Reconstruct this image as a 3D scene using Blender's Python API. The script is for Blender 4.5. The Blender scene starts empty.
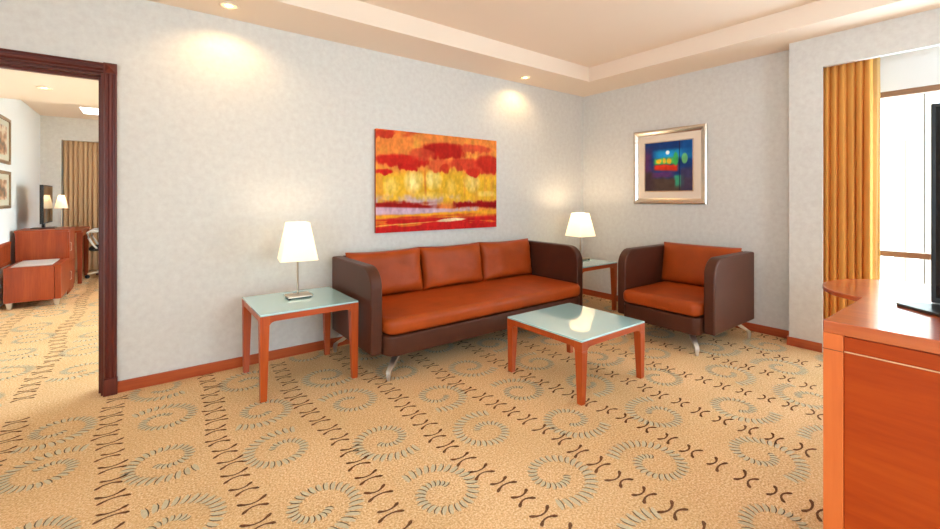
import bpy, bmesh, math, random
import numpy as np
from mathutils import Vector, Matrix, noise as mnoise

S = bpy.context.scene
COL = S.collection
PI = math.pi

# ------------------------------------------------------------------ helpers
def lin(r, g, b):
    def f(c):
        c /= 255.0
        return c / 12.92 if c <= 0.04045 else ((c + 0.055) / 1.055) ** 2.4
    return (f(r), f(g), f(b), 1.0)

def mat(name, color=(200, 200, 200), rough=0.5, metal=0.0, spec=0.5, coat=0.0, coat_rough=0.05, coat_ior=1.5, ior=1.5):
    m = bpy.data.materials.new(name)
    m.use_nodes = True
    b = m.node_tree.nodes['Principled BSDF']
    b.inputs['Base Color'].default_value = lin(*color)
    b.inputs['Roughness'].default_value = rough
    b.inputs['Metallic'].default_value = metal
    b.inputs['Specular IOR Level'].default_value = spec
    b.inputs['IOR'].default_value = ior
    b.inputs['Coat Weight'].default_value = coat
    b.inputs['Coat Roughness'].default_value = coat_rough
    b.inputs['Coat IOR'].default_value = coat_ior
    return m

def nd(m, t, **kw):
    n = m.node_tree.nodes.new(t)
    for k, v in kw.items():
        if k in n.inputs: n.inputs[k].default_value = v
        else: setattr(n, k, v)
    return n

def lk(m, a, ao, b, bi):
    m.node_tree.links.new(a.outputs[ao], b.inputs[bi])

def bsdf(m): return m.node_tree.nodes['Principled BSDF']

def ramp(m, stops):
    n = m.node_tree.nodes.new('ShaderNodeValToRGB')
    e = n.color_ramp.elements
    while len(e) < len(stops): e.new(0.5)
    for el, (p, c) in zip(e, stops):
        el.position = p; el.color = lin(*c)
    return n

def noise_mat(m, stops, scale=10, detail=4, stretch=(1, 1, 1), bump=0.0, bump_scale=None, rough=0.6, dist=0.01):
    tc = nd(m, 'ShaderNodeTexCoord'); mp = nd(m, 'ShaderNodeMapping')
    mp.inputs['Scale'].default_value = stretch
    nz = nd(m, 'ShaderNodeTexNoise', Scale=scale, Detail=detail, Roughness=rough)
    lk(m, tc, 'Object', mp, 'Vector'); lk(m, mp, 'Vector', nz, 'Vector')
    r = ramp(m, stops); lk(m, nz, 'Fac', r, 'Fac'); lk(m, r, 'Color', bsdf(m), 'Base Color')
    if bump:
        n2 = nz
        if bump_scale:
            n2 = nd(m, 'ShaderNodeTexNoise', Scale=bump_scale, Detail=3.0)
            lk(m, tc, 'Object', n2, 'Vector')
        bp = nd(m, 'ShaderNodeBump', Strength=bump, Distance=dist)
        lk(m, n2, 'Fac', bp, 'Height'); lk(m, bp, 'Normal', bsdf(m), 'Normal')
    return m

def wood(name, dark, mid, light, axis='z', rough=0.32, coat=0.3, scale=6.0, spread=1.0):
    m = mat(name, mid, rough, coat=coat, coat_rough=0.12)
    st = {'x': (0.12, 1.6, 1.6), 'y': (1.6, 0.12, 1.6), 'z': (1.6, 1.6, 0.12)}[axis]
    tc = nd(m, 'ShaderNodeTexCoord'); mp = nd(m, 'ShaderNodeMapping'); mp.inputs['Scale'].default_value = st
    lk(m, tc, 'Object', mp, 'Vector')
    n1 = nd(m, 'ShaderNodeTexNoise', Scale=scale, Detail=6.0, Roughness=0.6, Distortion=0.6)
    n2 = nd(m, 'ShaderNodeTexNoise', Scale=scale * 9, Detail=3.0, Roughness=0.5)
    lk(m, mp, 'Vector', n1, 'Vector'); lk(m, mp, 'Vector', n2, 'Vector')
    mx = nd(m, 'ShaderNodeMix', data_type='FLOAT'); mx.inputs[0].default_value = 0.3
    lk(m, n1, 'Fac', mx, 2); lk(m, n2, 'Fac', mx, 3)
    r = ramp(m, [(0.5 - 0.2 * spread, dark), (0.5, mid), (0.5 + 0.2 * spread, light)])
    lk(m, mx, 0, r, 'Fac'); lk(m, r, 'Color', bsdf(m), 'Base Color')
    return m

def leather(name, c, rough=0.42):
    d = tuple(int(v * 0.9) for v in c); l = tuple(min(255, int(v * 1.06)) for v in c)
    m = mat(name, c, rough, spec=0.28)
    noise_mat(m, [(0.3, d), (0.7, l)], scale=5, detail=5, bump=0.12, bump_scale=160, dist=0.004)
    return m

def glow(name, color, strength):
    m = mat(name, color, 0.6)
    b = bsdf(m)
    b.inputs['Emission Color'].default_value = lin(*color)
    b.inputs['Emission Strength'].default_value = strength
    return m

# ---- bmesh shapes
def box(bm, x0, x1, y0, y1, z0, z1, mi=0):
    v = [bm.verts.new(p) for p in ((x0, y0, z0), (x1, y0, z0), (x1, y1, z0), (x0, y1, z0),
                                   (x0, y0, z1), (x1, y0, z1), (x1, y1, z1), (x0, y1, z1))]
    for q in ((3, 2, 1, 0), (4, 5, 6, 7), (0, 1, 5, 4), (1, 2, 6, 5), (2, 3, 7, 6), (3, 0, 4, 7)):
        f = bm.faces.new([v[i] for i in q]); f.material_index = mi
    return v

def loft(bm, rings, closed=True, caps=True, mi=0):
    R = [[bm.verts.new(p) for p in r] for r in rings]
    n = len(R[0])
    for a, b in zip(R, R[1:]):
        for i in range(n if closed else n - 1):
            j = (i + 1) % n
            f = bm.faces.new((a[i], a[j], b[j], b[i])); f.material_index = mi
    if caps:
        for f in (bm.faces.new(R[0][::-1]), bm.faces.new(R[-1])): f.material_index = mi
    return R

def taper(bm, bot, top, z0, z1):
    """bot/top = (x0,x1,y0,y1)"""
    def q(r, z): return [(r[0], r[2], z), (r[1], r[2], z), (r[1], r[3], z), (r[0], r[3], z)]
    loft(bm, [q(bot, z0), q(top, z1)])

def lathe(bm, prof, cx=0, cy=0, n=28, caps=True):
    loft(bm, [[(cx + r * math.cos(2 * PI * i / n), cy + r * math.sin(2 * PI * i / n), z) for i in range(n)] for r, z in prof], caps=caps)

def tube(bm, pts, rad, n=10):
    pts = [Vector(p) for p in pts]
    rad = rad if isinstance(rad, (list, tuple)) else [rad] * len(pts)
    rings = []
    up = Vector((0, 0, 1))
    for i, p in enumerate(pts):
        t = (pts[min(i + 1, len(pts) - 1)] - pts[max(i - 1, 0)]).normalized()
        a = t.cross(up)
        if a.length < 1e-3: a = t.cross(Vector((1, 0, 0)))
        a.normalize(); b = t.cross(a)
        rings.append([p + (a * math.cos(2 * PI * k / n) + b * math.sin(2 * PI * k / n)) * rad[i] for k in range(n)])
    loft(bm, rings)

def prism(bm, pts, axis, a, b):
    """extrude a 2-D outline. axis 'x': pts are (y,z); 'y': (x,z); 'z': (x,y)"""
    def P(p, t): return {'x': (t, p[0], p[1]), 'y': (p[0], t, p[1]), 'z': (p[0], p[1], t)}[axis]
    loft(bm, [[P(p, a) for p in pts], [P(p, b) for p in pts]])

def arc(cx, cy, r, a0, a1, n=8):
    return [(cx + r * math.cos(math.radians(a0 + (a1 - a0) * i / n)), cy + r * math.sin(math.radians(a0 + (a1 - a0) * i / n))) for i in range(n + 1)]

def obj(name, bm, m, parent=None, bevel=0.0, segs=2, angle=38, loc=None, recalc=True):
    if recalc: bmesh.ops.recalc_face_normals(bm, faces=bm.faces)
    me = bpy.data.meshes.new(name)
    bm.to_mesh(me); bm.free()
    for mm in (m if isinstance(m, (list, tuple)) else [m]): me.materials.append(mm)
    for p in me.polygons: p.use_smooth = True
    me.set_sharp_from_angle(angle=math.radians(angle))
    o = bpy.data.objects.new(name, me); COL.objects.link(o)
    if parent: o.parent = parent
    if loc: o.location = loc
    if bevel:
        b = o.modifiers.new('bevel', 'BEVEL'); b.width = bevel; b.segments = segs
        b.limit_method = 'ANGLE'; b.angle_limit = math.radians(40); b.harden_normals = True
    return o

def tag(o, label, cat, group=None):
    o['label'] = label; o['category'] = cat
    if group: o['group'] = group
    return o

def thing(name, label, cat, loc=(0, 0, 0), rotz=0.0, group=None):
    o = bpy.data.objects.new(name, None); COL.objects.link(o)
    o.empty_display_size = 0.1
    o.location = loc; o.rotation_euler = (0, 0, rotz)
    return tag(o, label, cat, group)

def struct(name, bm, m, parent=None, **kw):
    o = obj(name, bm, m, parent, **kw)
    if not parent: o['kind'] = 'structure'
    return o

def dup(root, loc, label, rotz=None, group=None):
    r = root.copy(); COL.objects.link(r); r.location = loc
    if rotz is not None: r.rotation_euler = (0, 0, rotz)
    r['label'] = label
    if group: r['group'] = group
    for ch in list(root.children):
        c = ch.copy(); COL.objects.link(c); c.parent = r
        for g in list(ch.children):
            d = g.copy(); COL.objects.link(d); d.parent = c
    return r

def B(): return bmesh.new()

# ------------------------------------------------------------------ measurements
H = 2.496          # soffit height of the ceiling
CH = 2.652         # raised ceiling
RX, RY = -6.7, -5.7  # far sides of the living room behind the camera

# ------------------------------------------------------------------ materials
M = {}
M['paper'] = noise_mat(mat('wallpaper', (214, 210, 205), 0.75, spec=0.2), [(0.30, (209, 205, 200)), (0.5, (215, 212, 207)), (0.72, (221, 219, 214))], scale=24, detail=7, bump=0.12, bump_scale=130, dist=0.004)
M['white'] = mat('bedroom_wall_paint', (236, 240, 242), 0.8, spec=0.2)
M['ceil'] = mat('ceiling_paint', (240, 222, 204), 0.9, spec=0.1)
M['base'] = wood('baseboard_cherry', (150, 60, 28), (176, 78, 38), (190, 92, 46), 'x')
M['baseY'] = wood('baseboard_cherry_side', (150, 60, 28), (176, 78, 38), (190, 92, 46), 'y')
M['mahog'] = wood('dark_mahogany', (62, 16, 8), (92, 27, 13), (116, 42, 23), 'z', rough=0.42, coat=.08)
M['mahogX'] = wood('dark_mahogany_lintel', (62, 16, 8), (92, 27, 13), (116, 42, 23), 'x', rough=0.42, coat=.08)
M['cherry'] = wood('cherry_wood', (146, 50, 10), (176, 70, 16), (194, 88, 28), 'z', coat=.15, rough=.4)
M['cherryX'] = wood('cherry_wood_rail', (146, 50, 10), (176, 70, 16), (194, 88, 28), 'x', coat=.15, rough=.4)
M['cabY'] = wood('cabinet_cherry', (160, 62, 18), (190, 82, 28), (206, 100, 42), 'y', scale=4.5, rough=0.3, coat=1.0)
bsdf(M['cabY']).inputs['Coat IOR'].default_value = 2.0; bsdf(M['cabY']).inputs['Coat Roughness'].default_value = .13
M['cabpanel'] = wood('cabinet_panel_cherry', (138, 44, 4), (172, 64, 8), (192, 84, 18), 'y', scale=5.5, rough=0.55, coat=0.0, spread=1.5); bsdf(M['cabpanel']).inputs['Specular IOR Level'].default_value = .2
M['cabpost'] = wood('cabinet_light_cherry', (208, 98, 38), (218, 110, 46), (226, 122, 56), 'z', scale=5, rough=0.45, coat=0.0)
M['bed_wood'] = wood('bedroom_cherry', (128, 44, 10), (156, 60, 14), (176, 78, 26), 'z', coat=.08, rough=.45)
M['brown'] = leather('brown_leather', (82, 44, 30), 0.38)
M['orange'] = leather('tan_orange_leather', (168, 70, 18), 0.45)
M['chrome'] = mat('brushed_steel', (214, 210, 204), 0.42, metal=1.0)
M['nickel'] = mat('brushed_nickel', (196, 180, 160), 0.3, metal=1.0)
M['glass_top'] = mat('sea_green_back_painted_glass', (172, 220, 226), 0.12, coat=1.0, coat_rough=0.0, coat_ior=2.2)
M['glass_edge'] = mat('glass_edge', (190, 214, 206), 0.15)
M['black'] = mat('black_plastic', (20, 20, 22), 0.3)
M['screen'] = mat('dark_screen', (8, 9, 11), 0.06)
M['frame_metal'] = mat('champagne_silver_frame', (214, 200, 184), 0.25, metal=0.9)
M['mat_board'] = mat('cream_mat_board', (232, 214, 196), 0.8)
M['win_frame'] = mat('bronze_window_frame', (150, 112, 84), 0.4, metal=0.3)
M['downring'] = mat('white_trim_ring', (232, 214, 190), 0.35)
M['hot'] = glow('warm_lamp_lens', (255, 222, 160), 6.0)
M['hot_soft'] = glow('warm_reflector', (255, 214, 150), 1.2)
M['bulb'] = glow('warm_bulb', (255, 214, 150), 4.0)
M['panel_emissive'] = glow('white_emissive_panel', (250, 252, 255), 2.0)

def fabric(name, c, trans=0.5, rough=0.9):
    m = mat(name, c, rough, spec=0.15)
    nt = m.node_tree; b = bsdf(m); out = nt.nodes['Material Output']
    t = nd(m, 'ShaderNodeBsdfTranslucent'); t.inputs['Color'].default_value = lin(*c)
    mx = nd(m, 'ShaderNodeMixShader'); mx.inputs[0].default_value = trans
    nt.links.new(b.outputs[0], mx.inputs[1]); nt.links.new(t.outputs[0], mx.inputs[2]); nt.links.new(mx.outputs[0], out.inputs[0])
    return m
M['gold'] = fabric('gold_curtain_cloth', (232, 168, 88), 0.14)
M['lining'] = fabric('pale_curtain_lining', (226, 196, 140), 0.5)
M['tan'] = fabric('tan_curtain_cloth', (214, 178, 140), 0.15)
M['shade'] = fabric('white_lamp_shade', (250, 244, 232), 0.55)
bsdf(M['shade']).inputs['Emission Color'].default_value = lin(255, 236, 200)
bsdf(M['shade']).inputs['Emission Strength'].default_value = .55

def pane_mat():
    m = bpy.data.materials.new('window_glass'); m.use_nodes = True
    nt = m.node_tree; nt.nodes.remove(bsdf(m)); out = nt.nodes['Material Output']
    tr = nd(m, 'ShaderNodeBsdfTransparent'); tr.inputs['Color'].default_value = (0.94, 0.96, 0.95, 1)
    gl = nd(m, 'ShaderNodeBsdfGlossy'); gl.inputs['Roughness'].default_value = 0.02
    mx = nd(m, 'ShaderNodeMixShader'); mx.inputs[0].default_value = 0.06
    nt.links.new(tr.outputs[0], mx.inputs[1]); nt.links.new(gl.outputs[0], mx.inputs[2]); nt.links.new(mx.outputs[0], out.inputs[0])
    return m
M['pane'] = pane_mat()

# carpet
M['carpet'] = mat('tan_carpet', (214, 176, 130), 0.95, spec=0.08)
m = M['carpet']
tc = nd(m, 'ShaderNodeTexCoord')
n1 = nd(m, 'ShaderNodeTexNoise', Scale=120.0, Detail=3.0, Roughness=0.75)
n2 = nd(m, 'ShaderNodeTexNoise', Scale=1.6, Detail=2.0)
lk(m, tc, 'Object', n1, 'Vector'); lk(m, tc, 'Object', n2, 'Vector')
r1 = ramp(m, [(0.28, (188, 146, 98)), (0.5, (234, 194, 144)), (0.70, (254, 234, 200))])
r2 = ramp(m, [(0.3, (240, 236, 228)), (0.7, (255, 252, 250))])
mx = nd(m, 'ShaderNodeMix', data_type='RGBA', blend_type='MULTIPLY'); mx.inputs[0].default_value = 1.0
lk(m, n1, 'Fac', r1, 'Fac'); lk(m, n2, 'Fac', r2, 'Fac'); lk(m, r1, 'Color', mx, 6); lk(m, r2, 'Color', mx, 7)
lk(m, mx, 2, bsdf(m), 'Base Color')
bp = nd(m, 'ShaderNodeBump', Strength=0.35, Distance=0.006); lk(m, n1, 'Fac', bp, 'Height'); lk(m, bp, 'Normal', bsdf(m), 'Normal')
M['dash'] = noise_mat(mat('carpet_grey_blue', (152, 156, 142), 0.95, spec=0.05), [(0.3, (198, 186, 156)), (0.7, (216, 200, 166))], scale=120, detail=2)
M['dashline'] = mat('carpet_slate', (118, 104, 86), 0.95, spec=0.05)
M['mark'] = noise_mat(mat('carpet_brown', (92, 56, 36), 0.95, spec=0.05), [(0.3, (100, 66, 46)), (0.7, (132, 92, 64))], scale=120, detail=2)

# ------------------------------------------------------------------ SETTING
# floor: one carpet running through both rooms, its pattern tufted into the pile
bm = B()
box(bm, RX - .1, 0.3, RY - .1, 0.0, -0.06, 0.0)
box(bm, RX - .1, 0.3, 0.0, 6.2, -0.06, 0.0)
rng = random.Random(4)
ZP = 0.0012
def strip(pts, ws, mi, z=ZP):
    """flat curved stroke"""
    L = []; R = []
    for i, p in enumerate(pts):
        q0 = pts[max(i - 1, 0)]; q1 = pts[min(i + 1, len(pts) - 1)]
        t = Vector((q1[0] - q0[0], q1[1] - q0[1])); t.normalize()
        n = Vector((-t.y, t.x)) * ws[i] * .5
        L.append(bm.verts.new((p[0] + n.x, p[1] + n.y, z))); R.append(bm.verts.new((p[0] - n.x, p[1] - n.y, z)))
    for i in range(len(pts) - 1):
        f = bm.faces.new((R[i], R[i + 1], L[i + 1], L[i])); f.material_index = mi
def ok(x, y, mg=.0):
    if y < -0.03: return -6.6 < x < -0.02 and y > -5.6
    return y > .17 and -5.7 < x < -2.75 and y < 5.8
# brown rows
for k in range(-5, 11):
    x0 = -4.565 + .446 * k
    y = 5.75 - rng.random() * .1
    ph = rng.random() * 6.28
    while y > -5.6:
        x = x0 + .022 * math.sin(y * 4.2 + ph) + rng.uniform(-.006, .006)
        if ok(x, y):
            for s in (-1, 1):
                hw = .05 + rng.uniform(-.006, .006); e = .031 + rng.uniform(-.006, .006); c = .010
                sk = rng.uniform(-.012, .012)
                pts = [(x + hw * u + sk * s, y + s * (c + (e - c) * abs(u) ** 1.9)) for u in (-1, -.82, -.5, -.2, .2, .5, .82, 1)]
                strip(pts, [.008, .0155, .0095, .0075, .0075, .0095, .0155, .008], 3)
        y -= .121 + rng.uniform(-.006, .006)
# grey-blue spirals
for k in range(-5, 11):
    cx0 = -3.90 + .446 * k
    for j in range(-13, 15):
        cy0 = -.80 - .225 * k + .48 * j + rng.uniform(-.03, .03); cx = cx0 + rng.uniform(-.015, .015)
        if not ok(cx, cy0): continue
        d = 1 if k % 2 == 0 else -1
        a0 = (50 if (j % 2) else -130) if d > 0 else (-55 if (j % 2) else 125)
        a0 = math.radians(a0 + rng.uniform(-12, 12)); tot = math.radians(450)
        t = 0.0
        while t < 1:
            r = .052 + .135 * (1 - t) ** 1.15
            a = a0 + d * tot * t
            px, py = cx + r * math.cos(a), cy0 + r * .95 * math.sin(a)
            ln = .034 + .030 * (1 - t) + rng.uniform(-.004, .004)
            dirv = a + d * .35
            ux, uy = math.cos(dirv), math.sin(dirv); vx, vy = -uy, ux
            if ok(px, py):
                cv = .006 * d
                P = [(px + ux * ln * (q - .5) + vx * cv * math.sin(q * PI), py + uy * ln * (q - .5) + vy * cv * math.sin(q * PI)) for q in (0, .3, .65, 1)]
                w = .015 + .007 * (1 - t)
                strip(P, [.004, w, w, .004], 1)
                off = d * w * .5
                strip([(p[0] + vx * off, p[1] + vy * off) for p in P], [.002, .0045, .005, .002], 2, ZP + .0004)
            t += .0265 * (.15 / max(r, .07)) ** .55
o = struct('floor', bm, [M['carpet'], M['dash'], M['dashline'], M['mark']], angle=80, recalc=False)

# painted wall with the doorway
DX0, DX1, DZ = -5.56, -4.632, 1.988
bm = B()
box(bm, RX - .1, DX0, 0, .15, 0, CH); box(bm, DX1, 0.0, 0, .15, 0, CH); box(bm, DX0, DX1, 0, .15, DZ, CH)
struct('wall_left', bm, M['paper'])
# back wall, pier and header over the window
PX, PY0, PY1, HZ = -.18, -2.236, -2.455, 2.252
bm = B()
box(bm, 0, .25, PY0, .15, 0, CH); struct('wall_back', bm, M['paper'])
bm = B()
box(bm, PX, PX + .025, PY1, PY0, 0, CH); box(bm, PX + .025, .25, PY0 - .05, PY0, 0, CH)
struct('wall_pier', bm, M['paper'])
bm = B()
box(bm, PX, PX + .05, RY, PY1, HZ, CH)
struct('wall_header', bm, M['paper'])
# window wall
WX, WY0, WY1, WZ0, WZ1 = .2, -2.56, -5.45, .10, 2.055
bm = B()
box(bm, WX, WX + .12, WY0, PY0 - .05, 0, CH); box(bm, WX, WX + .12, RY, WY1, 0, CH)
box(bm, WX, WX + .12, WY1, WY0, 0, WZ0); box(bm, WX, WX + .12, WY1, WY0, WZ1, CH)
struct('wall_window', bm, M['white'])
bm = B()
# far end of the room, with an opening for the added window behind the camera
box(bm, RX - .1, -3.6, RY - .12, RY, 0, CH); box(bm, -2.2, .32, RY - .12, RY, 0, CH)
box(bm, -3.6, -2.2, RY - .12, RY, 0, .5); box(bm, -3.6, -2.2, RY - .12, RY, 2.2, CH)
struct('wall_right', bm, M['paper'])
bm = B(); box(bm, RX - .12, RX, RY, -5.5, 0, CH); box(bm, RX - .12, RX, -3.3, 0, 0, CH); box(bm, RX - .12, RX, -5.5, -3.3, 0, .6); box(bm, RX - .12, RX, -4.6, -2.0, 2.2, CH); struct('wall_front', bm, M['paper'])

# ceiling with its soffit and raised tray
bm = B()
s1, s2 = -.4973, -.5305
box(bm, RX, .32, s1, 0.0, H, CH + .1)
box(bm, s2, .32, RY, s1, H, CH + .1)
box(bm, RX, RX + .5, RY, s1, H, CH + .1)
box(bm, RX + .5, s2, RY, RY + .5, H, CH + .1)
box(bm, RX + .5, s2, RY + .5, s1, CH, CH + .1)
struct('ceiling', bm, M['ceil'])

# baseboards
BH = .0715
bm = B(); box(bm, -4.572, 0, -.014, 0, 0, BH); box(bm, RX, -5.64, -.014, 0, 0, BH); struct('baseboard_left', bm, M['base'], bevel=.003)
bm = B(); box(bm, -.014, 0, PY0, -.014, 0, BH); struct('baseboard_back', bm, M['baseY'], bevel=.003)
bm = B(); box(bm, PX - .014, PX, PY1, PY0 + .014, 0, BH); box(bm, PX, 0, PY0, PY0 + .014, 0, BH); struct('baseboard_pier', bm, M['baseY'], bevel=.003)

# windows
def window(name, x, y0, y1, z0, z1, rails, mulls, axis='y'):
    root = bpy.data.objects.new(name, None); COL.objects.link(root); root['kind'] = 'structure'
    def bx(bm, a0, a1, z0_, z1_, t0, t1):
        if axis == 'y': box(bm, x + t0, x + t1, a0, a1, z0_, z1_)
        else: box(bm, a0, a1, x + t0, x + t1, z0_, z1_)
    fw = .045
    bm = B(); bx(bm, y0, y1, z1 - fw, z1, .02, .09); bx(bm, y0, y1, z0, z0 + fw, .02, .09)
    bx(bm, y0, y0 + fw, z0 + fw, z1 - fw, .02, .09); bx(bm, y1 - fw, y1, z0 + fw, z1 - fw, .02, .09)
    obj('window_frame', bm, M['win_frame'], root, bevel=.003)
    for r in rails:
        bm = B(); bx(bm, y0 + fw, y1 - fw, r - .022, r + .022, .03, .08); obj('transom', bm, M['win_frame'], root, bevel=.003)
    for q in mulls:
        zz0 = z0 + fw
        for r in list(rails) + [z1 - fw + .022]:
            bm = B(); bx(bm, q - .018, q + .018, zz0, r - .022, .03, .08); obj('mullion', bm, M['win_frame'], root, bevel=.003); zz0 = r + .022
    bm = B(); bx(bm, y0 + fw * .5, y1 - fw * .5, z0 + fw * .5, z1 - fw * .5, .052, .058); obj('pane', bm, M['pane'], root)
    return root
window('window_1', WX, WY1, WY0, WZ0, WZ1, [.778], [-3.35, -4.4])
window('fill_window_2', RY - .11, -3.6, -2.2, .5, 2.2, [], [-2.9], axis='x')  # unseen window behind the camera, added to supply daylight
window('fill_window_4', RX - .11, -5.5, -3.3, .6, 2.2, [], [-4.4])  # another added window, out of view, sends light onto the back wall

# ------------------------------------------------------------------ doorway frame
root = bpy.data.objects.new('door_1', None); COL.objects.link(root); root['kind'] = 'structure'
CW = .063
def casing_profile(u0, u1, t=.026):
    w = u1 - u0; n = []
    for a, d in ((0, 0), (0, .7), (.06, .95), (.14, 1), (.2, .72), (.3, .66), (.42, .9), (.58, .9), (.7, .66), (.8, .72), (.86, 1), (.94, .95), (1, .7), (1, 0)):
        n.append((u0 + a * w, -t * d))
    return n
for (u0, u1) in ((DX1 - .004, DX1 + CW - .004), (DX0 - CW + .004, DX0 + .004)):
    bm = B(); prism(bm, casing_profile(u0, u1), 'z', .105, DZ - .004); obj('casing', bm, M['mahog'], root, angle=30)
    bm = B(); box(bm, u0 - .003, u1 + .003, -.032, 0, 0, .105); obj('plinth_block', bm, M['mahog'], root, bevel=.004)
    bm = B(); z0, z1 = DZ - .004, DZ + CW - .002
    box(bm, u0 - .001, u1 + .001, -.026, 0, z0, z1)
    cx, cz = (u0 + u1) / 2, (z0 + z1) / 2
    tip = bm.verts.new((cx, -.045, cz)); q = [bm.verts.new(p) for p in ((u0 + .006, -.0262, z0 + .006), (u1 - .006, -.0262, z0 + .006), (u1 - .006, -.0262, z1 - .006), (u0 + .006, -.0262, z1 - .006))]
    for i in range(4): bm.faces.new((q[i], q[(i + 1) % 4], tip))
    obj('corner_rosette', bm, M['mahog'], root, angle=10)
bm = B(); pr = [(d, z) for z, d in casing_profile(DZ - .004, DZ + CW - .004)]
prism(bm, pr, 'x', DX0 + .005, DX1 - .005); obj('head_casing', bm, M['mahogX'], root, angle=30)
bm = B(); box(bm, DX1 - .018, DX1, -.004, .154, 0, DZ); box(bm, DX1 - .032, DX1 - .018, .05, .09, 0, DZ - .018)
obj('jamb', bm, M['mahog'], root, bevel=.002)
bm = B(); box(bm, DX0, DX0 + .018, -.004, .154, 0, DZ); box(bm, DX0 + .018, DX0 + .032, .05, .09, 0, DZ - .018); obj('jamb', bm, M['mahog'], root, bevel=.002)
bm = B(); box(bm, DX0 + .018, DX1 - .018, -.004, .154, DZ - .018, DZ); box(bm, DX0 + .032, DX1 - .032, .05, .09, DZ - .032, DZ - .018); obj('head_jamb', bm, M['mahogX'], root, bevel=.002)

# ------------------------------------------------------------------ SOFA and ARMCHAIR
def rounded_box(bm, x0, x1, y0, y1, z0, z1, r_plan, r_edge, top_crown=0.0, corners=(1, 1, 1, 1), n=6, m=5, nx=1):
    """cushion: plan corners rounded by r_plan (order: -x-y, +x-y, +x+y, -x+y), top and bottom edges rolled by r_edge"""
    def plan(ins):
        out = []
        data = ((x0, y0, 180, 270), (x1, y0, 270, 360), (x1, y1, 0, 90), (x0, y1, 90, 180))
        for (cx, cy, a0, a1), c in zip(data, corners):
            r = (r_plan if c else .012); r2 = max(r - ins, .002)
            sx = 1 if cx == x0 else -1; sy = 1 if cy == y0 else -1
            out += [(cx + sx * r + (r2) * math.cos(math.radians(a0 + (a1 - a0) * i / n)), cy + sy * r + r2 * math.sin(math.radians(a0 + (a1 - a0) * i / n))) if ins < r - .001 else
                    (cx + sx * (ins + .002 - .002 * math.cos(0)), cy + sy * ins) for i in range(n + 1)]
        return out
    rings = []
    for i in range(m + 1):
        a = PI / 2 * i / m
        rings.append([(p[0], p[1], z0 + r_edge * (1 - math.sin(a)) ) for p in plan(r_edge * (1 - math.cos(a - PI / 2 + PI / 2)) if False else r_edge * (1 - math.sin(a)))])
    rings = []
    for i in range(m + 1):
        a = PI / 2 * i / m   # bottom roll
        rings.append([(p[0], p[1], z0 + r_edge * (1 - math.cos(a))) for p in plan(r_edge * (1 - math.sin(a)))])
    for i in range(m + 1):
        a = PI / 2 * i / m
        rings.append([(p[0], p[1], z1 - r_edge * (1 - math.sin(a))) for p in plan(r_edge * (1 - math.cos(a)))])
    R = loft(bm, rings, caps=False)
    bm.faces.new(R[0][::-1])
    # crowned top
    top = R[-1]; cx, cy = (x0 + x1) / 2, (y0 + y1) / 2
    prev = top
    for f in (.9, .7, .4):
        cur = [bm.verts.new((cx + (v.co.x - cx) * f, cy + (v.co.y - cy) * f, z1 + top_crown * (1 - f * f))) for v in top]
        nn = len(top)
        for i in range(nn): bm.faces.new((prev[i], prev[(i + 1) % nn], cur[(i + 1) % nn], cur[i]))
        prev = cur
    bm.faces.new(prev)

def pillow(bm, w, h, t, seed, nx=26, nz=18, ears=.012, wr=.006):
    """upright cushion: x across 0..w, y thickness around 0, z 0..h, with puckered corners and wrinkles"""
    def prof(u): return max(0.0, 1 - abs(2 * u - 1) ** 5) ** .5
    for side in (-1, 1):
        V = []
        for j in range(nz + 1):
            row = []
            for i in range(nx + 1):
                u, v = i / nx, j / nz
                du, dv = abs(2 * u - 1), abs(2 * v - 1)
                # sides pull in between the ears
                x = w * u + (1 if u < .5 else -1) * ears * (1 - dv ** 2) * du ** 3
                z = h * v + (1 if v < .5 else -1) * ears * .8 * (1 - du ** 2) * dv ** 3
                k = prof(u) * prof(v)
                y = side * (t * .5 * k)
                if side < 0:
                    p = Vector((u * 3.2 + seed * 7.1, v * 2.4, seed))
                    q = Vector((u * 9 + v * 5 + seed, v * 11 - u * 4, seed * 2))
                    y += (mnoise.noise(p) * wr * 1.6 + mnoise.noise(q) * wr * .8 * (.3 + du)) * min(1, k * 1.5)
                row.append(bm.verts.new((x, y, z)))
            V.append(row)
        for j in range(nz):
            for i in range(nx):
                f = (V[j][i], V[j][i + 1], V[j + 1][i + 1], V[j + 1][i])
                bm.faces.new(f if side < 0 else f[::-1])
    bmesh.ops.remove_doubles(bm, verts=bm.verts, dist=.0004)

def seat_leg(bm, top, foot, w=.03):
    """bent flat steel leg: plate under the frame, slanting blade, upright tapering shin"""
    tx, ty, tz = top; fx, fy = foot
    d = Vector((fx - tx, fy - ty, 0)); L = d.length; d.normalize(); n = Vector((-d.y, d.x, 0))
    pts = [(-.045, tz, .026), (0.0, tz - .008, .024), (L * .55, tz * .62, .019), (L * .93, tz * .44, .016), (L, tz * .30, .014), (L, 0.0, .009)]
    th = [.006, .012, .013, .013, .012, .009]
    rings = []
    for (s, z, hw), t in zip(pts, th):
        c = Vector((tx, ty, 0)) + d * s; c.z = z
        k = d * t if z < tz * .5 else Vector((d.x * t * .6, d.y * t * .6, t * .8))
        rings.append([c - n * hw - k, c + n * hw - k, c + n * hw + k, c - n * hw + k])
    for r in rings:
        for v in r: v.z = min(max(v.z, 0.0), tz + .004)
    loft(bm, rings)

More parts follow.
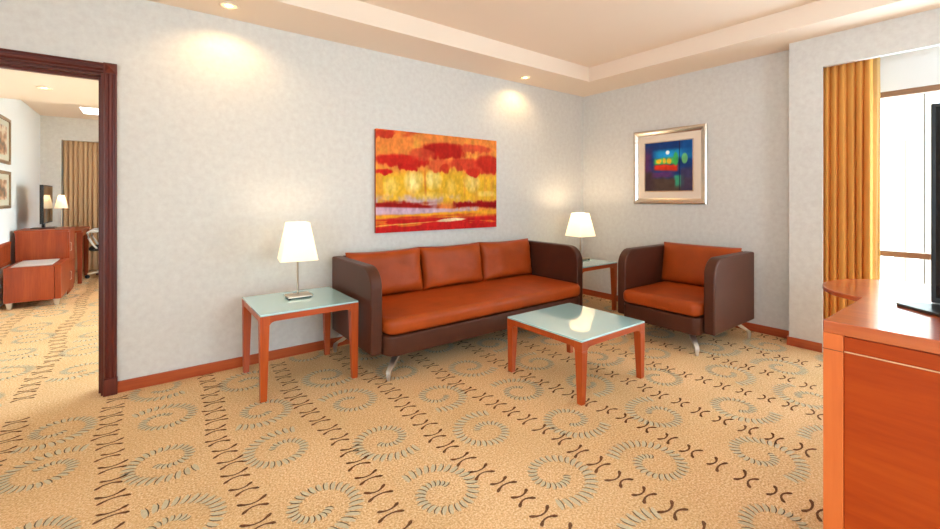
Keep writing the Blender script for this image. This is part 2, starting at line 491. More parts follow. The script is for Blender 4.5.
def seating(name, label, cat, W, D, n_back, loc, rotz, legs_out):
    """local frame: x across 0..W, y 0 (back) .. -D (front)"""
    t = thing(name, label, cat, loc, rotz)
    AW, TZ, BZ = .083, .752, .168
    r = .145; rc = .085 if n_back > 1 else .062
    for s in (0, 1):
        x0, x1 = (0, AW) if s == 0 else (W - AW, W)
        bm = B()
        pts = [(0, BZ), (0, TZ)] + [(-.02, TZ)] + [(y, z) for y, z in arc(-D + r, TZ - r, r, 90, 180, 12)] + [(-D, BZ)]
        prism(bm, pts, 'x', x0, x1)
        a = obj('arm', bm, M['brown'], t, bevel=.014, segs=3)
    bm = B(); box(bm, AW, W - AW, -.055, 0, BZ, TZ); obj('backrest', bm, M['brown'], t, bevel=.012, segs=3)
    g = .004
    bm = B(); rounded_box(bm, AW + g, W - AW - g, -D - .07, -.06, .156, .292, rc, .012, corners=(1, 1, 0, 0)); obj('base', bm, M['brown'], t, angle=60)
    bm = B(); rounded_box(bm, AW + g, W - AW - g, -D - .08, -.06, .296, .408, rc, .042, top_crown=.012, corners=(1, 1, 0, 0)); obj('seat_cushion', bm, M['orange'], t, angle=75)
    # piping between base and cushion
    iw = (W - 2 * AW - .01) / n_back; ex = .016 if n_back > 1 else .036
    for i in range(n_back):
        bm = B(); pillow(bm, iw + ex, .385, .16, i * 1.7 + W, ears=.016 if n_back > 1 else .006, wr=.011 if n_back > 1 else .004)
        c = obj('back_cushion', bm, M['orange'], t, angle=70, loc=(AW + .005 - ex / 2 + iw * i, -.14, .402))
        c.rotation_euler = (math.radians(-9), 0, 0)
    for top, foot in legs_out:
        bm = B(); seat_leg(bm, top, foot); obj('leg', bm, M['chrome'], t, angle=50)
    return t

SW, SD = 2.19, .75
zt = .154; zb = .166
seating('sofa', 'long brown leather sofa with three tan orange back cushions under the red painting', 'sofa', SW, SD, 3, (-3.245, -.075, 0), 0,
        [((.215, -SD + .04, zt), (.105, -SD - .045)), ((SW - .215, -SD + .04, zt), (SW - .105, -SD - .045)),
         ((.10, -.16, zb), (.01, -.05)), ((SW - .10, -.16, zb), (SW - .01, -.05))])
# armchair faces -x : local -y -> world -x
AWD, AD = .84, .765
seating('armchair', 'wide brown leather armchair with tan orange cushions beside the pier wall', 'armchair', AWD, AD, 1, (-.232, -1.162, 0), -PI / 2,
        [((.20, -AD + .05, zt), (.11, -AD - .045)), ((AWD - .20, -AD + .05, zt), (AWD - .11, -AD - .045)),
         ((.12, -.14, zb), (.03, -.04)), ((AWD - .12, -.14, zb), (AWD - .03, -.04))])

# ------------------------------------------------------------------ TABLES
def table(name, label, cat, loc, W, D, Ht, group=None):
    """local: x -W/2..W/2, y -D/2..D/2"""
    t = thing(name, label, cat, loc, 0, group)
    g = .012
    w2, d2 = W / 2, D / 2
    # glass top
    bm = B(); box(bm, -w2 + .001, w2 - .001, -d2 + .001, d2 - .001, Ht - g, Ht); obj('glass_top', bm, M['glass_top'], t, bevel=.0025)
    zt = Ht - g; lw, lb = .056, .036
    ah = .036
    for sx in (-1, 1):
        for sy in (-1, 1):
            bm = B()
            X = sorted((sx * w2, sx * (w2 - lw))); Y = sorted((sy * d2, sy * (d2 - lw)))
            def rect(w, ins=.0):
                a = sorted((sx * (w2 - ins), sx * (w2 - ins - w))); b = sorted((sy * (d2 - ins), sy * (d2 - ins - w)))
                return [(a[0], b[0]), (a[1], b[0]), (a[1], b[1]), (a[0], b[1])]
            rings = []
            for z, w, ins in ((0, lb, .006), (.006, lb, .004), (zt - .058, lw - .003, .0), (zt - .056, lw - .005, .002), (zt - .054, lw, .0), (zt, lw, 0)):
                rings.append([(p[0], p[1], z) for p in rect(w, ins)])
            loft(bm, rings); obj('leg', bm, M['cherry'], t, bevel=.003)
    # aprons with curved haunches
    for s in (-1, 1):
        bm = B(); L = w2 - lw
        pts = [(-L, zt)] + [(-L + .035 * (1 - math.cos(a)) , zt - ah - .02 * (1 - math.sin(a))) for a in [i * PI / 2 / 5 for i in range(6)]]
        pts += [(-x, z) for x, z in pts[::-1]]
        y = sorted((s * (d2 - .002), s * (d2 - .024))); prism(bm, pts, 'y', y[0], y[1]); obj('apron', bm, M['cherryX'], t, bevel=.002)
        bm = B(); L = d2 - lw
        pts = [(-L, zt)] + [(-L + .035 * (1 - math.cos(a)), zt - ah - .02 * (1 - math.sin(a))) for a in [i * PI / 2 / 5 for i in range(6)]]
        pts += [(-x, z) for x, z in pts[::-1]]
        x = sorted((s * (w2 - .002), s * (w2 - .024))); prism(bm, pts, 'x', x[0], x[1]); obj('apron', bm, M['cherry'], t, bevel=.002)
    return t
table('side_table', 'cherry wood side table with pale glass top left of the sofa', 'table', (-3.586, -.405, 0), .612, .59, .522)
table('side_table', 'cherry wood side table in the corner between sofa and armchair', 'table', (-.668, -.425, 0), .64, .60, .522)
table('coffee_table', 'low cherry wood coffee table with reflective pale green glass top in front of the sofa', 'table', (-2.068, -1.548, 0), .668, .648, .383)

# ------------------------------------------------------------------ LAMPS
def lamp(name, label, loc, power):
    t = thing(name, label, 'lamp', loc, 0)
    bm = B(); box(bm, -.082, .082, -.06, .06, .008, .02); obj('base', bm, M['nickel'], t, bevel=.003)
    for sx in (-1, 1):
        for sy in (-1, 1):
            bm = B(); lathe(bm, [(.008, 0), (.008, .009)], sx * .068, sy * .046, 12); obj('foot', bm, M['black'], t)
    bm = B(); lathe(bm, [(.0062, .02), (.0062, .36)], 0, .02, 14); obj('pole', bm, M['nickel'], t)
    z0, z1, b0, b1 = .264, .523, .123, .074
    bm = B()
    def sq(h, z, c=.008):
        return [(h, -h + c, z), (h, h - c, z), (h - c, h, z), (-h + c, h, z), (-h, h - c, z), (-h, -h + c, z), (-h + c, -h, z), (h - c, -h, z)]
    R = [[bm.verts.new(p) for p in r] for r in (sq(b0, z0), sq(b1, z1), sq(b1 - .002, z1), sq(b0 - .002, z0))]
    for a, b in ((0, 1), (1, 2), (2, 3), (3, 0)):
        for i in range(8): bm.faces.new((R[a][i], R[a][(i + 1) % 8], R[b][(i + 1) % 8], R[b][i]))
    obj('lamp_shade', bm, M['shade'], t, angle=25, loc=(0, .02, 0)).rotation_euler = (0, 0, math.radians(-9))
    bm = B(); lathe(bm, [(.013, .36), (.015, .362), (.015, .395), (.012, .398)], 0, .02, 14); obj('socket', bm, M['nickel'], t)
    bm = B(); lathe(bm, [(.010, .398), (.022, .42), (.027, .44), (.022, .462), (.006, .472)], 0, .02, 16); b = obj('bulb', bm, M['bulb'], t)
    L = bpy.data.lights.new('lamp_bulb_light', 'POINT'); L.energy = power; L.color = (1.0, .78, .52); L.shadow_soft_size = .028
    lo = bpy.data.objects.new('lamp_bulb_light', L); COL.objects.link(lo); lo.parent = t; lo.location = (0, .02, .492)
    return t
lamp('table_lamp', 'table lamp with white square shade on the side table left of the sofa', (-3.575, -.345, .522), 1.6)
lamp('table_lamp', 'table lamp with white square shade on the corner side table', (-.50, -.37, .522), 5.5)

# ------------------------------------------------------------------ ART
def color_panel(name, W, Hh, nu, nv, fn, parent, rough=.75, bump=0.0):
    """painted panel: local x 0..W, z 0..H, facing -y; fn(U,V)->rgb 0..255, V measured downward"""
    me = bpy.data.meshes.new(name)
    us = np.linspace(0, 1, nu); vs = np.linspace(0, 1, nv)
    U, V = np.meshgrid(us, vs)
    co = np.stack([U * W, np.zeros_like(U), (1 - V) * Hh], -1).reshape(-1, 3)
    idx = np.arange(nu * nv).reshape(nv, nu)
    fc = np.stack([idx[1:, :-1], idx[1:, 1:], idx[:-1, 1:], idx[:-1, :-1]], -1).reshape(-1, 4)
    me.from_pydata(co.tolist(), [], fc.tolist())
    rgb = np.clip(fn(U, V), 0, 255) / 255.0
    l = np.where(rgb <= .04045, rgb / 12.92, ((rgb + .055) / 1.055) ** 2.4).reshape(-1, 3)
    ca = me.color_attributes.new('paint', 'FLOAT_COLOR', 'POINT')
    ca.data.foreach_set('color', np.concatenate([l, np.ones((len(l), 1))], 1).astype(np.float32).ravel())
    m = mat(name + '_paint', (200, 100, 50), rough, spec=.12)
    at = nd(m, 'ShaderNodeVertexColor'); at.layer_name = 'paint'; lk(m, at, 'Color', bsdf(m), 'Base Color')
    tc = nd(m, 'ShaderNodeTexCoord'); nz = nd(m, 'ShaderNodeTexNoise', Scale=90.0, Detail=3.0); lk(m, tc, 'Object', nz, 'Vector')
    bp = nd(m, 'ShaderNodeBump', Strength=.3, Distance=.004); lk(m, nz, 'Fac', bp, 'Height'); lk(m, bp, 'Normal', bsdf(m), 'Normal')
    me.materials.append(m)
    o = bpy.data.objects.new(name, me); COL.objects.link(o); o.parent = parent
    return o

def vnoise(U, V, fu, fv, seed, octv=4):
    out = np.zeros_like(U); amp = 1.0; tot = 0
    r = np.random.RandomState(seed)
    for o in range(octv):
        n = 64; G = r.rand(n, n)
        x = U * fu; y = V * fv
        xi = np.floor(x).astype(int); yi = np.floor(y).astype(int); xf = x - xi; yf = y - yi
        xf = xf * xf * (3 - 2 * xf); yf = yf * yf * (3 - 2 * yf)
        g = lambda a, b: G[b % n, a % n]
        out += amp * ((g(xi, yi) * (1 - xf) + g(xi + 1, yi) * xf) * (1 - yf) + (g(xi, yi + 1) * (1 - xf) + g(xi + 1, yi + 1) * xf) * yf)
        tot += amp; amp *= .55; fu *= 2; fv *= 2
    return out / tot - .5

def sm(a, b, x):
    t = np.clip((x - a) / (b - a), 0, 1); return t * t * (3 - 2 * t)
def mixc(base, col, k):
    return base * (1 - k[..., None]) + np.array(col, float) * k[..., None]

def red_landscape(U, V):
    n1 = vnoise(U, V, 5, 6, 1); n2 = vnoise(U, V, 14, 5, 2); n3 = vnoise(U, V, 30, 9, 3, 3); st = vnoise(U, V, 26, 2, 4); hz = vnoise(U, V, 4, 30, 5)
    C = np.zeros(U.shape + (3,)) + np.array((226, 130, 60.))
    v = V + n1 * .06
    C = mixc(C, (232, 158, 66), sm(-.1, .3, n2))
    C = mixc(C, (205, 70, 40), sm(.02, .2, n1) * sm(.25, .0, V))
    # yellow glowing middle
    k = sm(.30, .46, v + n2 * .08) * sm(.76, .68, v)
    C = mixc(C, (226, 176, 48), k)
    C = mixc(C, (212, 146, 52), k * sm(.02, .22, st) * .8)
    for cu, cv, ru, rv, a in ((.27, .5, .085, .13, .95), (.43, .48, .08, .12, .9), (.76, .49, .08, .13, .75), (.58, .55, .05, .1, .35), (.1, .55, .06, .1, .45), (.4, .64, .2, .04, .45), (.9, .62, .12, .05, .5)):
        d = ((U - cu + n2 * .05) / ru) ** 2 + ((V - cv + n1 * .06) / rv) ** 2
        C = mixc(C, (244, 230, 160), np.clip(1 - d, 0, 1) ** .7 * a * (.75 + n3 * .9).clip(0, 1))
    # red crowns
    for cu, cv, ru, rv, col, a in ((.52, .17, .19, .10, (176, 34, 24), 1), (.17, .285, .22, .065, (196, 40, 28), 1), (.06, .04, .08, .035, (190, 48, 32), .9),
                                   (.8, .31, .27, .08, (206, 62, 40), .95), (.93, .27, .14, .09, (196, 44, 30), .9), (.05, .405, .055, .035, (200, 36, 30), 1), (.22, .355, .07, .04, (188, 34, 26), 1),
                                   (.48, .33, .09, .07, (216, 88, 50), .9), (.76, .38, .07, .04, (206, 52, 34), 1), (.8, .12, .14, .05, (204, 70, 46), .8), (.33, .22, .1, .06, (206, 70, 44), .8), (.53, .36, .04, .05, (190, 44, 28), .8)):
        d = ((U - cu + n2 * .06) / ru) ** 2 + ((V - cv + n1 * .07 + n3 * .04) / rv) ** 2
        C = mixc(C, col, sm(1.35, .55, d + n3 * .9 + st * .3) * a)
    C = mixc(C, (196, 104, 44), sm(.012, .004, abs(U - .36 - .03 * (V - .45))) * sm(.36, .4, V) * sm(.66, .6, V) * .6)
    # lilac mists and the dark red bars
    k = sm(.62, .68, v + n3 * .06) * sm(.86, .80, v)
    C = mixc(C, (196, 168, 180), k * sm(-.15, .12, n2 + .12 - .5 * abs(U - .3) * sm(.0, .5, U)) * .9)
    C = mixc(C, (150, 26, 24), sm(.69, .74, V + hz * .08 + n1 * .05 + n3 * .06) * sm(.80, .765, V + n3 * .05) * sm(.52, .36, U + n2 * .1))
    C = mixc(C, (146, 18, 20), sm(.70, .73, V + n3 * .07 + n1 * .05) * sm(.785, .755, V + n2 * .06) * sm(.55, .64, U + n3 * .1))
    C = mixc(C, (206, 176, 196), sm(.765, .785, V - .05 * (U - .5)) * sm(.835, .815, V + hz * .03) * sm(.8, .5, U) * .9)
    C = mixc(C, (230, 160, 44), sm(.815, .835, V + .04 * (U - .3) + n3 * .02) * sm(.90, .87, V))
    C = mixc(C, (196, 34, 32), sm(.835, .88, V + hz * .07 + n2 * .03))
    C = mixc(C, (228, 120, 40), sm(.05, .14, hz) * sm(.84, .9, V) * .9)
    C = mixc(C, (240, 214, 170), sm(1, .5, ((U - .58) / .14) ** 2 + ((V - .90 - n2 * .03 + .06 * (U - .58)) / .02) ** 2))
    C = mixc(C, (238, 200, 90), sm(.006, .002, abs(V - .93 + .05 * U + n1 * .03)) * sm(.55, .3, U) * .8)
    fine = vnoise(U, V, 60, 30, 8, 2)
    return C * (1 + .22 * n3[..., None] + .18 * fine[..., None] + .12 * st[..., None])

t = thing('canvas_painting', 'large unframed red and yellow canvas painting above the sofa', 'painting', (-2.846, 0, .912))
W1, H1 = 1.37, .906
bm = B(); box(bm, 0.002, W1 - .002, -.030, -.002, .002, H1 - .002); obj('stretcher_frame', bm, mat('canvas_edge', (150, 62, 40), .8), t)
c = color_panel('painted_canvas', W1, H1, 260, 180, red_landscape, t); c.location = (0, -.0315, 0)

def night_village(U, V):
    n1 = vnoise(U, V, 5, 5, 11); n2 = vnoise(U, V, 11, 11, 12)
    C = np.zeros(U.shape + (3,)) + np.array((30, 60, 120.))
    C = mixc(C, (96, 52, 96), sm(.25, .05, U + n1 * .2) * sm(.0, .3, V))
    C = mixc(C, (36, 150, 214), sm(.12, .22, V + n1 * .06) * sm(.40, .30, V) * sm(.12, .3, U))
    C = mixc(C, (30, 90, 160), sm(.7, .85, U) * sm(.5, .2, V) * .8)
    C = mixc(C, (90, 190, 90), sm(.30, .36, V + n2 * .06) * sm(.5, .42, V) * sm(.15, .25, U) * sm(.75, .6, U))
    for cu, ru in ((.3, .07), (.52, .06), (.42, .04)):
        C = mixc(C, (236, 190, 50), sm(1, .4, ((U - cu) / ru) ** 2 + ((V - .39 + n2 * .05) / .07) ** 2))
    C = mixc(C, (216, 58, 36), sm(.45, .49, V + n2 * .05) * sm(.62, .55, V - .08 * (U - .4)) * sm(.16, .24, U) * sm(.74, .66, U))
    C = mixc(C, (90, 54, 110), sm(.60, .64, V + n1 * .05) * sm(.76, .70, V) * sm(.7, .5, U))
    C = mixc(C, (84, 66, 60), sm(.70, .78, V + n1 * .08))
    C = mixc(C, (70, 52, 58), sm(.3, .1, U + n2 * .1) * sm(.55, .65, V))
    C = mixc(C, (64, 170, 130), sm(.62, .68, U + n2 * .06) * sm(.86, .8, U) * sm(.66, .72, V) * sm(1.0, .86, V + n1 * .1) * .9)
    C = mixc(C, (70, 180, 90), sm(1, .5, ((U - .66) / .06) ** 2 + ((V - .36) / .16) ** 2) * .9)
    C = mixc(C, (120, 200, 110), sm(1, .5, ((U - .84) / .07) ** 2 + ((V - .36) / .12) ** 2) * .8)
    C = mixc(C, (40, 34, 60), sm(.012, .004, abs(U - .735)) * .9)
    C = mixc(C, (74, 60, 90), sm(.74, .78, U) * sm(.5, .6, V + n1 * .1) * .8)
    C = mixc(C, (240, 246, 250), sm(1, .5, ((U - .49) ** 2 + (V - .22) ** 2) / .0022))
    return C * (1 + .25 * n2[..., None])

# framed picture faces -x (local -y -> world -x), local x runs along world -y
t = thing('framed_picture', 'square silver framed colourful night landscape on the wall above the armchair', 'picture', (0, -.717, 1.153), -PI / 2)
FW, FH, fb = .795, .80, .058
bm = B()
prof = [(0, -.004), (.0, -.022), (.012, -.032), (.026, -.032), (.046, -.018), (fb, -.014), (fb, -.004)]
def frame_ring(d): return [(d, d), (FW - d, d), (FW - d, FH - d), (d, FH - d)]
R = [[bm.verts.new((p[0], y, p[1])) for p in frame_ring(d)] for d, y in prof]
for a in range(len(R) - 1):
    for i in range(4): bm.faces.new((R[a][i], R[a][(i + 1) % 4], R[a + 1][(i + 1) % 4], R[a + 1][i]))
obj('frame', bm, M['frame_metal'], t, angle=20)
bm = B(); box(bm, fb - .004, FW - fb + .004, -.012, -.003, fb - .004, FH - fb + .004); obj('mat_board', bm, M['mat_board'], t)
mb = .082; a0 = fb + mb
bm = B(); 
R = [[bm.verts.new((p[0], y, p[1])) for p in frame_ring(d)] for d, y in ((a0 - .010, -.0121), (a0 - .010, -.018), (a0, -.018), (a0, -.0125))]
for a in range(3):
    for i in range(4): bm.faces.new((R[a][i], R[a][(i + 1) % 4], R[a + 1][(i + 1) % 4], R[a + 1][i]))
obj('inner_fillet', bm, M['frame_metal'], t, angle=20)
c = color_panel('print', FW - 2 * a0, FH - 2 * a0, 120, 120, night_village, t, rough=.3); c.location = (a0, -.0135, a0)

# ------------------------------------------------------------------ TV CABINET, TV, DESK
cab = thing('tv_cabinet', 'tall cherry wood cabinet with light corner post carrying the television', 'cabinet', (-2.80, -3.085, 0))
CL, CD, CHh = 1.75, .62, .85   # length along -y, depth along x, height
bm = B(); box(bm, 0, CD, -CL, 0, CHh - .036, CHh); obj('top', bm, M['cabY'], cab, bevel=.003)
bm = B(); box(bm, .014, CD - .01, -CL + .01, -.012, .06, CHh - .036); obj('carcass', bm, M['cabY'], cab)
for y0 in (-.047, -CL):
    bm = B(); box(bm, 0, .05, y0, y0 + .047, 0, CHh - .036); obj('corner_post', bm, M['cabpost'], cab, bevel=.002)
    bm = B(); box(bm, .0005 - .0012, .05, y0 + .0005 - .001, y0 + .047 + .0005, .7645, .7665); obj('post_seam', bm, mat('dark_seam', (120, 52, 26), .6), cab)
bm = B(); box(bm, .006, .02, -CL + .048, -.048, .768, CHh - .040); obj('drawer_front', bm, M['cabpanel'], cab, bevel=.0015)
bm = B(); box(bm, .006, .02, -CL + .048, -.048, .06, .7635); obj('panel', bm, M['cabpanel'], cab, bevel=.0015)
bm = B(); box(bm, .0055, .018, -CL + .048, -.048, .7645, .7672); obj('inlay_strip', bm, mat('pale_inlay', (236, 186, 140), .4), cab)
bm = B(); box(bm, .03, CD - .04, -CL + .03, -.03, 0, .06); obj('plinth', bm, M['cabY'], cab)

t = thing('television', 'black flat television at the right edge on the cherry cabinet', 'television', (-2.30, -3.258, .85))
bm = B(); box(bm, 0, .035, -1.12, 0, .012, .69); obj('housing', bm, M['black'], t, bevel=.004)
bm = B(); box(bm, -.0015, 0, -1.108, -.012, .03, .678); obj('screen', bm, M['screen'], t)
bm = B()
prism(bm, [(-.235, -1.08), (-.10, -1.16), (.03, -1.10), (.03, -.02), (-.07, .075), (-.09, .07), (-.235, -.10)], 'z', 0, .010); obj('stand_base', bm, M['black'], t, bevel=.003)
bm = B(); box(bm, .034, .06, -.64, -.48, .0, .3); obj('neck', bm, M['black'], t, bevel=.004)

t = thing('writing_desk', 'cherry wood desk with rounded end between the cabinet and gold curtain', 'desk', (-1.40, -3.05, 0))
bm = B()
pts = [(.36 * math.cos(a), .29 * math.sin(a)) for a in [PI * i / 28 for i in range(29)]] + [(-.36, -1.3), (.36, -1.3)]
prism(bm, pts, 'z', .726, .75); obj('desktop', bm, M['cabY'], t, bevel=.005, segs=3)
for (x, y) in ((.0, -.35), (-.28, -1.22), (.28, -1.22)):
    bm = B(); lathe(bm, [(.022, 0), (.028, .726)], x, y, 18); obj('leg', bm, M['cherry'], t)

# ------------------------------------------------------------------ CURTAINS
def curtain(bm, y0, y1, x, z0, z1, folds, amp, seed, nz=36, axis='y', gather=.75, per=14):
    """fabric sheet of folds running along y (or x), hung from z1"""
    n = folds * per
    r = random.Random(seed)
    jit = [r.uniform(-.25, .25) for _ in range(folds + 2)]; am = [r.uniform(.7, 1.15) for _ in range(folds + 2)]
    V = []
    for j in range(nz + 1):
        w = j / nz; z = z0 + (z1 - z0) * w
        row = []
        for i in range(n + 1):
            s = i / per; k = min(int(s), folds)
            fr = s - int(s)
            a_ = am[k] * (1 - fr) + am[min(k + 1, folds + 1)] * fr; j_ = jit[k] * (1 - fr) + jit[min(k + 1, folds + 1)] * fr
            th = 2 * PI * (s + j_ * (1 - w) * .8)
            A = amp * a_ * (1 - .45 * w ** 3)
            off = A - 2 * A * abs(math.sin(th / 2)) ** .65
            if w > .93: off += .008 * math.sin(th * 3) * (w - .93) / .07
            u = y0 + (y1 - y0) * (i / n) + .35 * A * math.cos(th) * .8
            p = (x + off, u, z) if axis == 'y' else (u, x + off, z)
            row.append(bm.verts.new(p))
        V.append(row)
    for j in range(nz):
        for i in range(n): bm.faces.new((V[j][i], V[j][i + 1], V[j + 1][i + 1], V[j + 1][i]))

t = thing('window_curtain', 'gold orange floor-length curtain drawn beside the bright window', 'curtain', (0, 0, 0))
bm = B(); curtain(bm, -2.33, -2.735, -.075, .02, 2.46, 8, .03, 3, per=22)
c = obj('curtain_panel', bm, M['gold'], t, angle=85); so = c.modifiers.new('thickness', 'SOLIDIFY'); so.thickness = .003
bm = B(); curtain(bm, -2.60, -2.757, .03, .02, 2.46, 3, .016, 5, per=20)
c = obj('lining_panel', bm, M['lining'], t, angle=85); c['label'] = 'pale cream lining'; so = c.modifiers.new('thickness', 'SOLIDIFY'); so.thickness = .0025
bm = B(); box(bm, -.085, -.06, -5.5, -2.30, 2.462, 2.485); obj('curtain_track', bm, M['downring'], t)

# ------------------------------------------------------------------ DOWNLIGHTS
def downlight(x, y, z, label, power, spot=2.62, blend=.6):
    t = thing('ceiling_downlight', label, 'downlight', (x, y, z), 0, 'recessed ceiling downlights')
    bm = B(); n = 28
    loft(bm, [[(r * math.cos(2 * PI * i / n), r * math.sin(2 * PI * i / n), zz) for i in range(n)] for r, zz in ((.060, 0), (.058, -.006), (.050, -.008), (.046, -.004), (.046, 0))], caps=False)
    obj('trim_ring', bm, M['downring'], t)
    bm = B(); lathe(bm, [(.046, -.0005), (.030, -.0015)], n=28); obj('reflector', bm, M['hot_soft'], t)
    bm = B(); lathe(bm, [(.024, -.0016), (.022, -.005)], n=20); obj('bulb', bm, M['hot'], t)
    L = bpy.data.lights.new('downlight_beam', 'SPOT'); L.energy = power; L.color = (1.0, .66, .30); L.spot_size = spot; L.spot_blend = blend; L.shadow_soft_size = .03
    lo = bpy.data.objects.new('downlight_beam', L); COL.objects.link(lo); lo.parent = t; lo.location = (0, 0, -.02)
    return t
downlight(-3.989, -.235, H, 'recessed downlight near the top edge above the left side table', 9)
downlight(-1.214, -.195, H, 'small recessed downlight in the soffit above the right half of the sofa', 8)

# ------------------------------------------------------------------ BEDROOM beyond the doorway
BX, BY, BRX = -5.72, 5.85, -2.7
bm = B(); box(bm, BX - .12, BX, .15, BY + .3, 0, CH); struct('wall_bedroom_left', bm, M['white'])
bm = B()
box(bm, BX, -5.485, BY, BY + .12, 0, CH); box(bm, -5.485, -3.2, BY, BY + .12, 2.135, CH); box(bm, -3.2, BRX + .12, BY, BY + .12, 0, CH)
box(bm, -5.6, -3.1, BY + .24, BY + .3, 0, CH)
box(bm, -5.5, -5.485, BY + .12, BY + .24, 0, CH)
struct('wall_bedroom_back', bm, M['paper'])
bm = B(); 
box(bm, BRX, BRX + .12, .15, .4, 0, CH); box(bm, BRX, BRX + .12, 4.1, BY, 0, CH)
box(bm, BRX, BRX + .12, .4, 4.1, 0, .4); box(bm, BRX, BRX + .12, .4, 4.1, 2.2, CH)
struct('wall_bedroom_right', bm, M['paper'])
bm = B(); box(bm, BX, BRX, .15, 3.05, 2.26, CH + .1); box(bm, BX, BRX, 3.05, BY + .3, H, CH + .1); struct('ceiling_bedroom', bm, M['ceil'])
window('fill_window_3', BRX + .01, .4, 4.1, .4, 2.2, [], [1.6, 2.9])  # unseen bedroom window, added and sized to bring in daylight
downlight(-5.19, 2.2, 2.26, 'recessed downlight in the bedroom ceiling seen through the doorway', 6)
pl = obj('ceiling_white_panel', (lambda b: (box(b, -5.16, -4.55, 4.66, 5.2, H - .012, H), b)[1])(B()), M['panel_emissive'], bevel=.003)  # emissive white square set flush under the bedroom ceiling
tag(pl, 'bright white square panel on the bedroom ceiling', 'ceiling panel')

# luggage bench
t = thing('luggage_bench', 'low cherry luggage bench with grey pad and metal feet in the bedroom', 'bench', (-5.645, 3.23, 0))
bm = B(); box(bm, 0, .40, 0, .67, .075, .455); obj('body', bm, M['bed_wood'], t, bevel=.004)
bm = B(); box(bm, .402, .455, -.004, .67, .075, .462); obj('end_panel', bm, M['bed_wood'], t, bevel=.004)
bm = B(); box(bm, .05, .375, .05, .62, .455, .466); obj('top_pad', bm, mat('grey_pad', (206, 200, 198), .8), t, bevel=.004)
for x, y in ((.04, .035), (.415, .035), (.04, .63), (.415, .63)):
    bm = B(); taper(bm, (x - .016, x + .016, y - .016, y + .016), (x - .028, x + .028, y - .022, y + .022), 0, .075); obj('foot', bm, M['chrome'], t, bevel=.002)
# slatted wall rail behind the bench
t = thing('slatted_wall_rail', 'cherry wood slatted rail fixed low on the bedroom wall by the bench', 'wall rail', (BX, 3.0, 0))
bm = B(); box(bm, .0, .025, 0, .88, .665, .70); box(bm, 0, .025, 0, .88, .44, .475); obj('rail_frame', bm, M['bed_wood'], t, bevel=.002)
for i in range(18):
    bm = B(); y = .01 + i * .05; box(bm, .004, .02, y, y + .022, .475, .665); obj('slat', bm, M['bed_wood'], t)
# cabinet
t = thing('bedroom_cabinet', 'cherry wood cabinet behind the luggage bench holding the bedroom television', 'cabinet', (-5.70, 3.905, 0))
bm = B(); box(bm, .03, .495, 0.004, .58, .0, .795); obj('body', bm, M['bed_wood'], t, bevel=.003)
bm = B(); box(bm, .022, .503, 0, .585, .795, .82); obj('top', bm, M['bed_wood'], t, bevel=.003)
for z0, z1 in ((.06, .40), (.41, .785)):
    bm = B(); box(bm, .495, .508, .02, .57, z0, z1); d = obj('door', bm, M['bed_wood'], t, bevel=.002)
    bm = B(); tube(bm, [(.508, .07, (z0 + z1) / 2 - .05), (.522, .07, (z0 + z1) / 2 - .05), (.522, .07, (z0 + z1) / 2 + .05), (.508, .07, (z0 + z1) / 2 + .05)], .004, 8); obj('handle', bm, M['chrome'], d)
# desk
t = thing('bedroom_desk', 'cherry wood desk beside the tan curtain in the bedroom', 'desk', (-5.70, 4.5, 0))
bm = B(); box(bm, .02, .575, 0, 1.15, .735, .765); obj('desktop', bm, M['bed_wood'], t, bevel=.004)
for x, y in ((.05, .04), (.535, .235), (.05, 1.09), (.535, 1.09)):
    bm = B(); taper(bm, (x - .022, x + .022, y - .022, y + .022), (x - .034, x + .034, y - .034, y + .034), 0, .735); obj('leg', bm, M['bed_wood'], t, bevel=.003)
bm = B(); box(bm, .50, .55, .27, 1.05, .66, .735); obj('apron', bm, M['bed_wood'], t, bevel=.002)
# bedroom TV
t = thing('bedroom_television', 'flat television on the bedroom cabinet seen through the doorway', 'television', (-5.50, 4.2, .82))
bm = B(); box(bm, 0, .035, 0, .70, .06, .565); obj('housing', bm, M['black'], t, bevel=.004)
bm = B(); box(bm, .035, .037, .014, .686, .075, .551); obj('screen', bm, M['screen'], t)
bm = B(); box(bm, -.09, .14, .02, .24, 0, .012); obj('stand_base', bm, M['black'], t, bevel=.004)
bm = B(); box(bm, .005, .035, .09, .16, .012, .07); obj('neck', bm, M['black'], t, bevel=.003)
# desk lamp
t = thing('desk_lamp', 'small lamp with white conical shade on the bedroom desk', 'lamp', (-5.385, 5.0, .765))
bm = B(); lathe(bm, [(.06, 0), (.06, .012), (.012, .022)], n=24); obj('base', bm, M['nickel'], t)
bm = B(); lathe(bm, [(.008, .02), (.008, .38)], n=12); obj('pole', bm, M['nickel'], t)
bm = B(); n = 28
def cr(r, z): return [(r * math.cos(2 * PI * i / n), r * math.sin(2 * PI * i / n), z) for i in range(n)]
loft(bm, [cr(.076, .302), (cr(.034, .49)), cr(.032, .49), cr(.074, .302)], caps=False); obj('lamp_shade', bm, M['shade'], t)
bm = B(); lathe(bm, [(.010, .38), (.024, .40), (.024, .425), (.008, .44)], n=14); obj('bulb', bm, M['bulb'], t)
L = bpy.data.lights.new('desk_lamp_light', 'POINT'); L.energy = .3; L.color = (1, .76, .5); L.shadow_soft_size = .02
lo = bpy.data.objects.new('desk_lamp_light', L); COL.objects.link(lo); lo.parent = t; lo.location = (0, 0, .462)
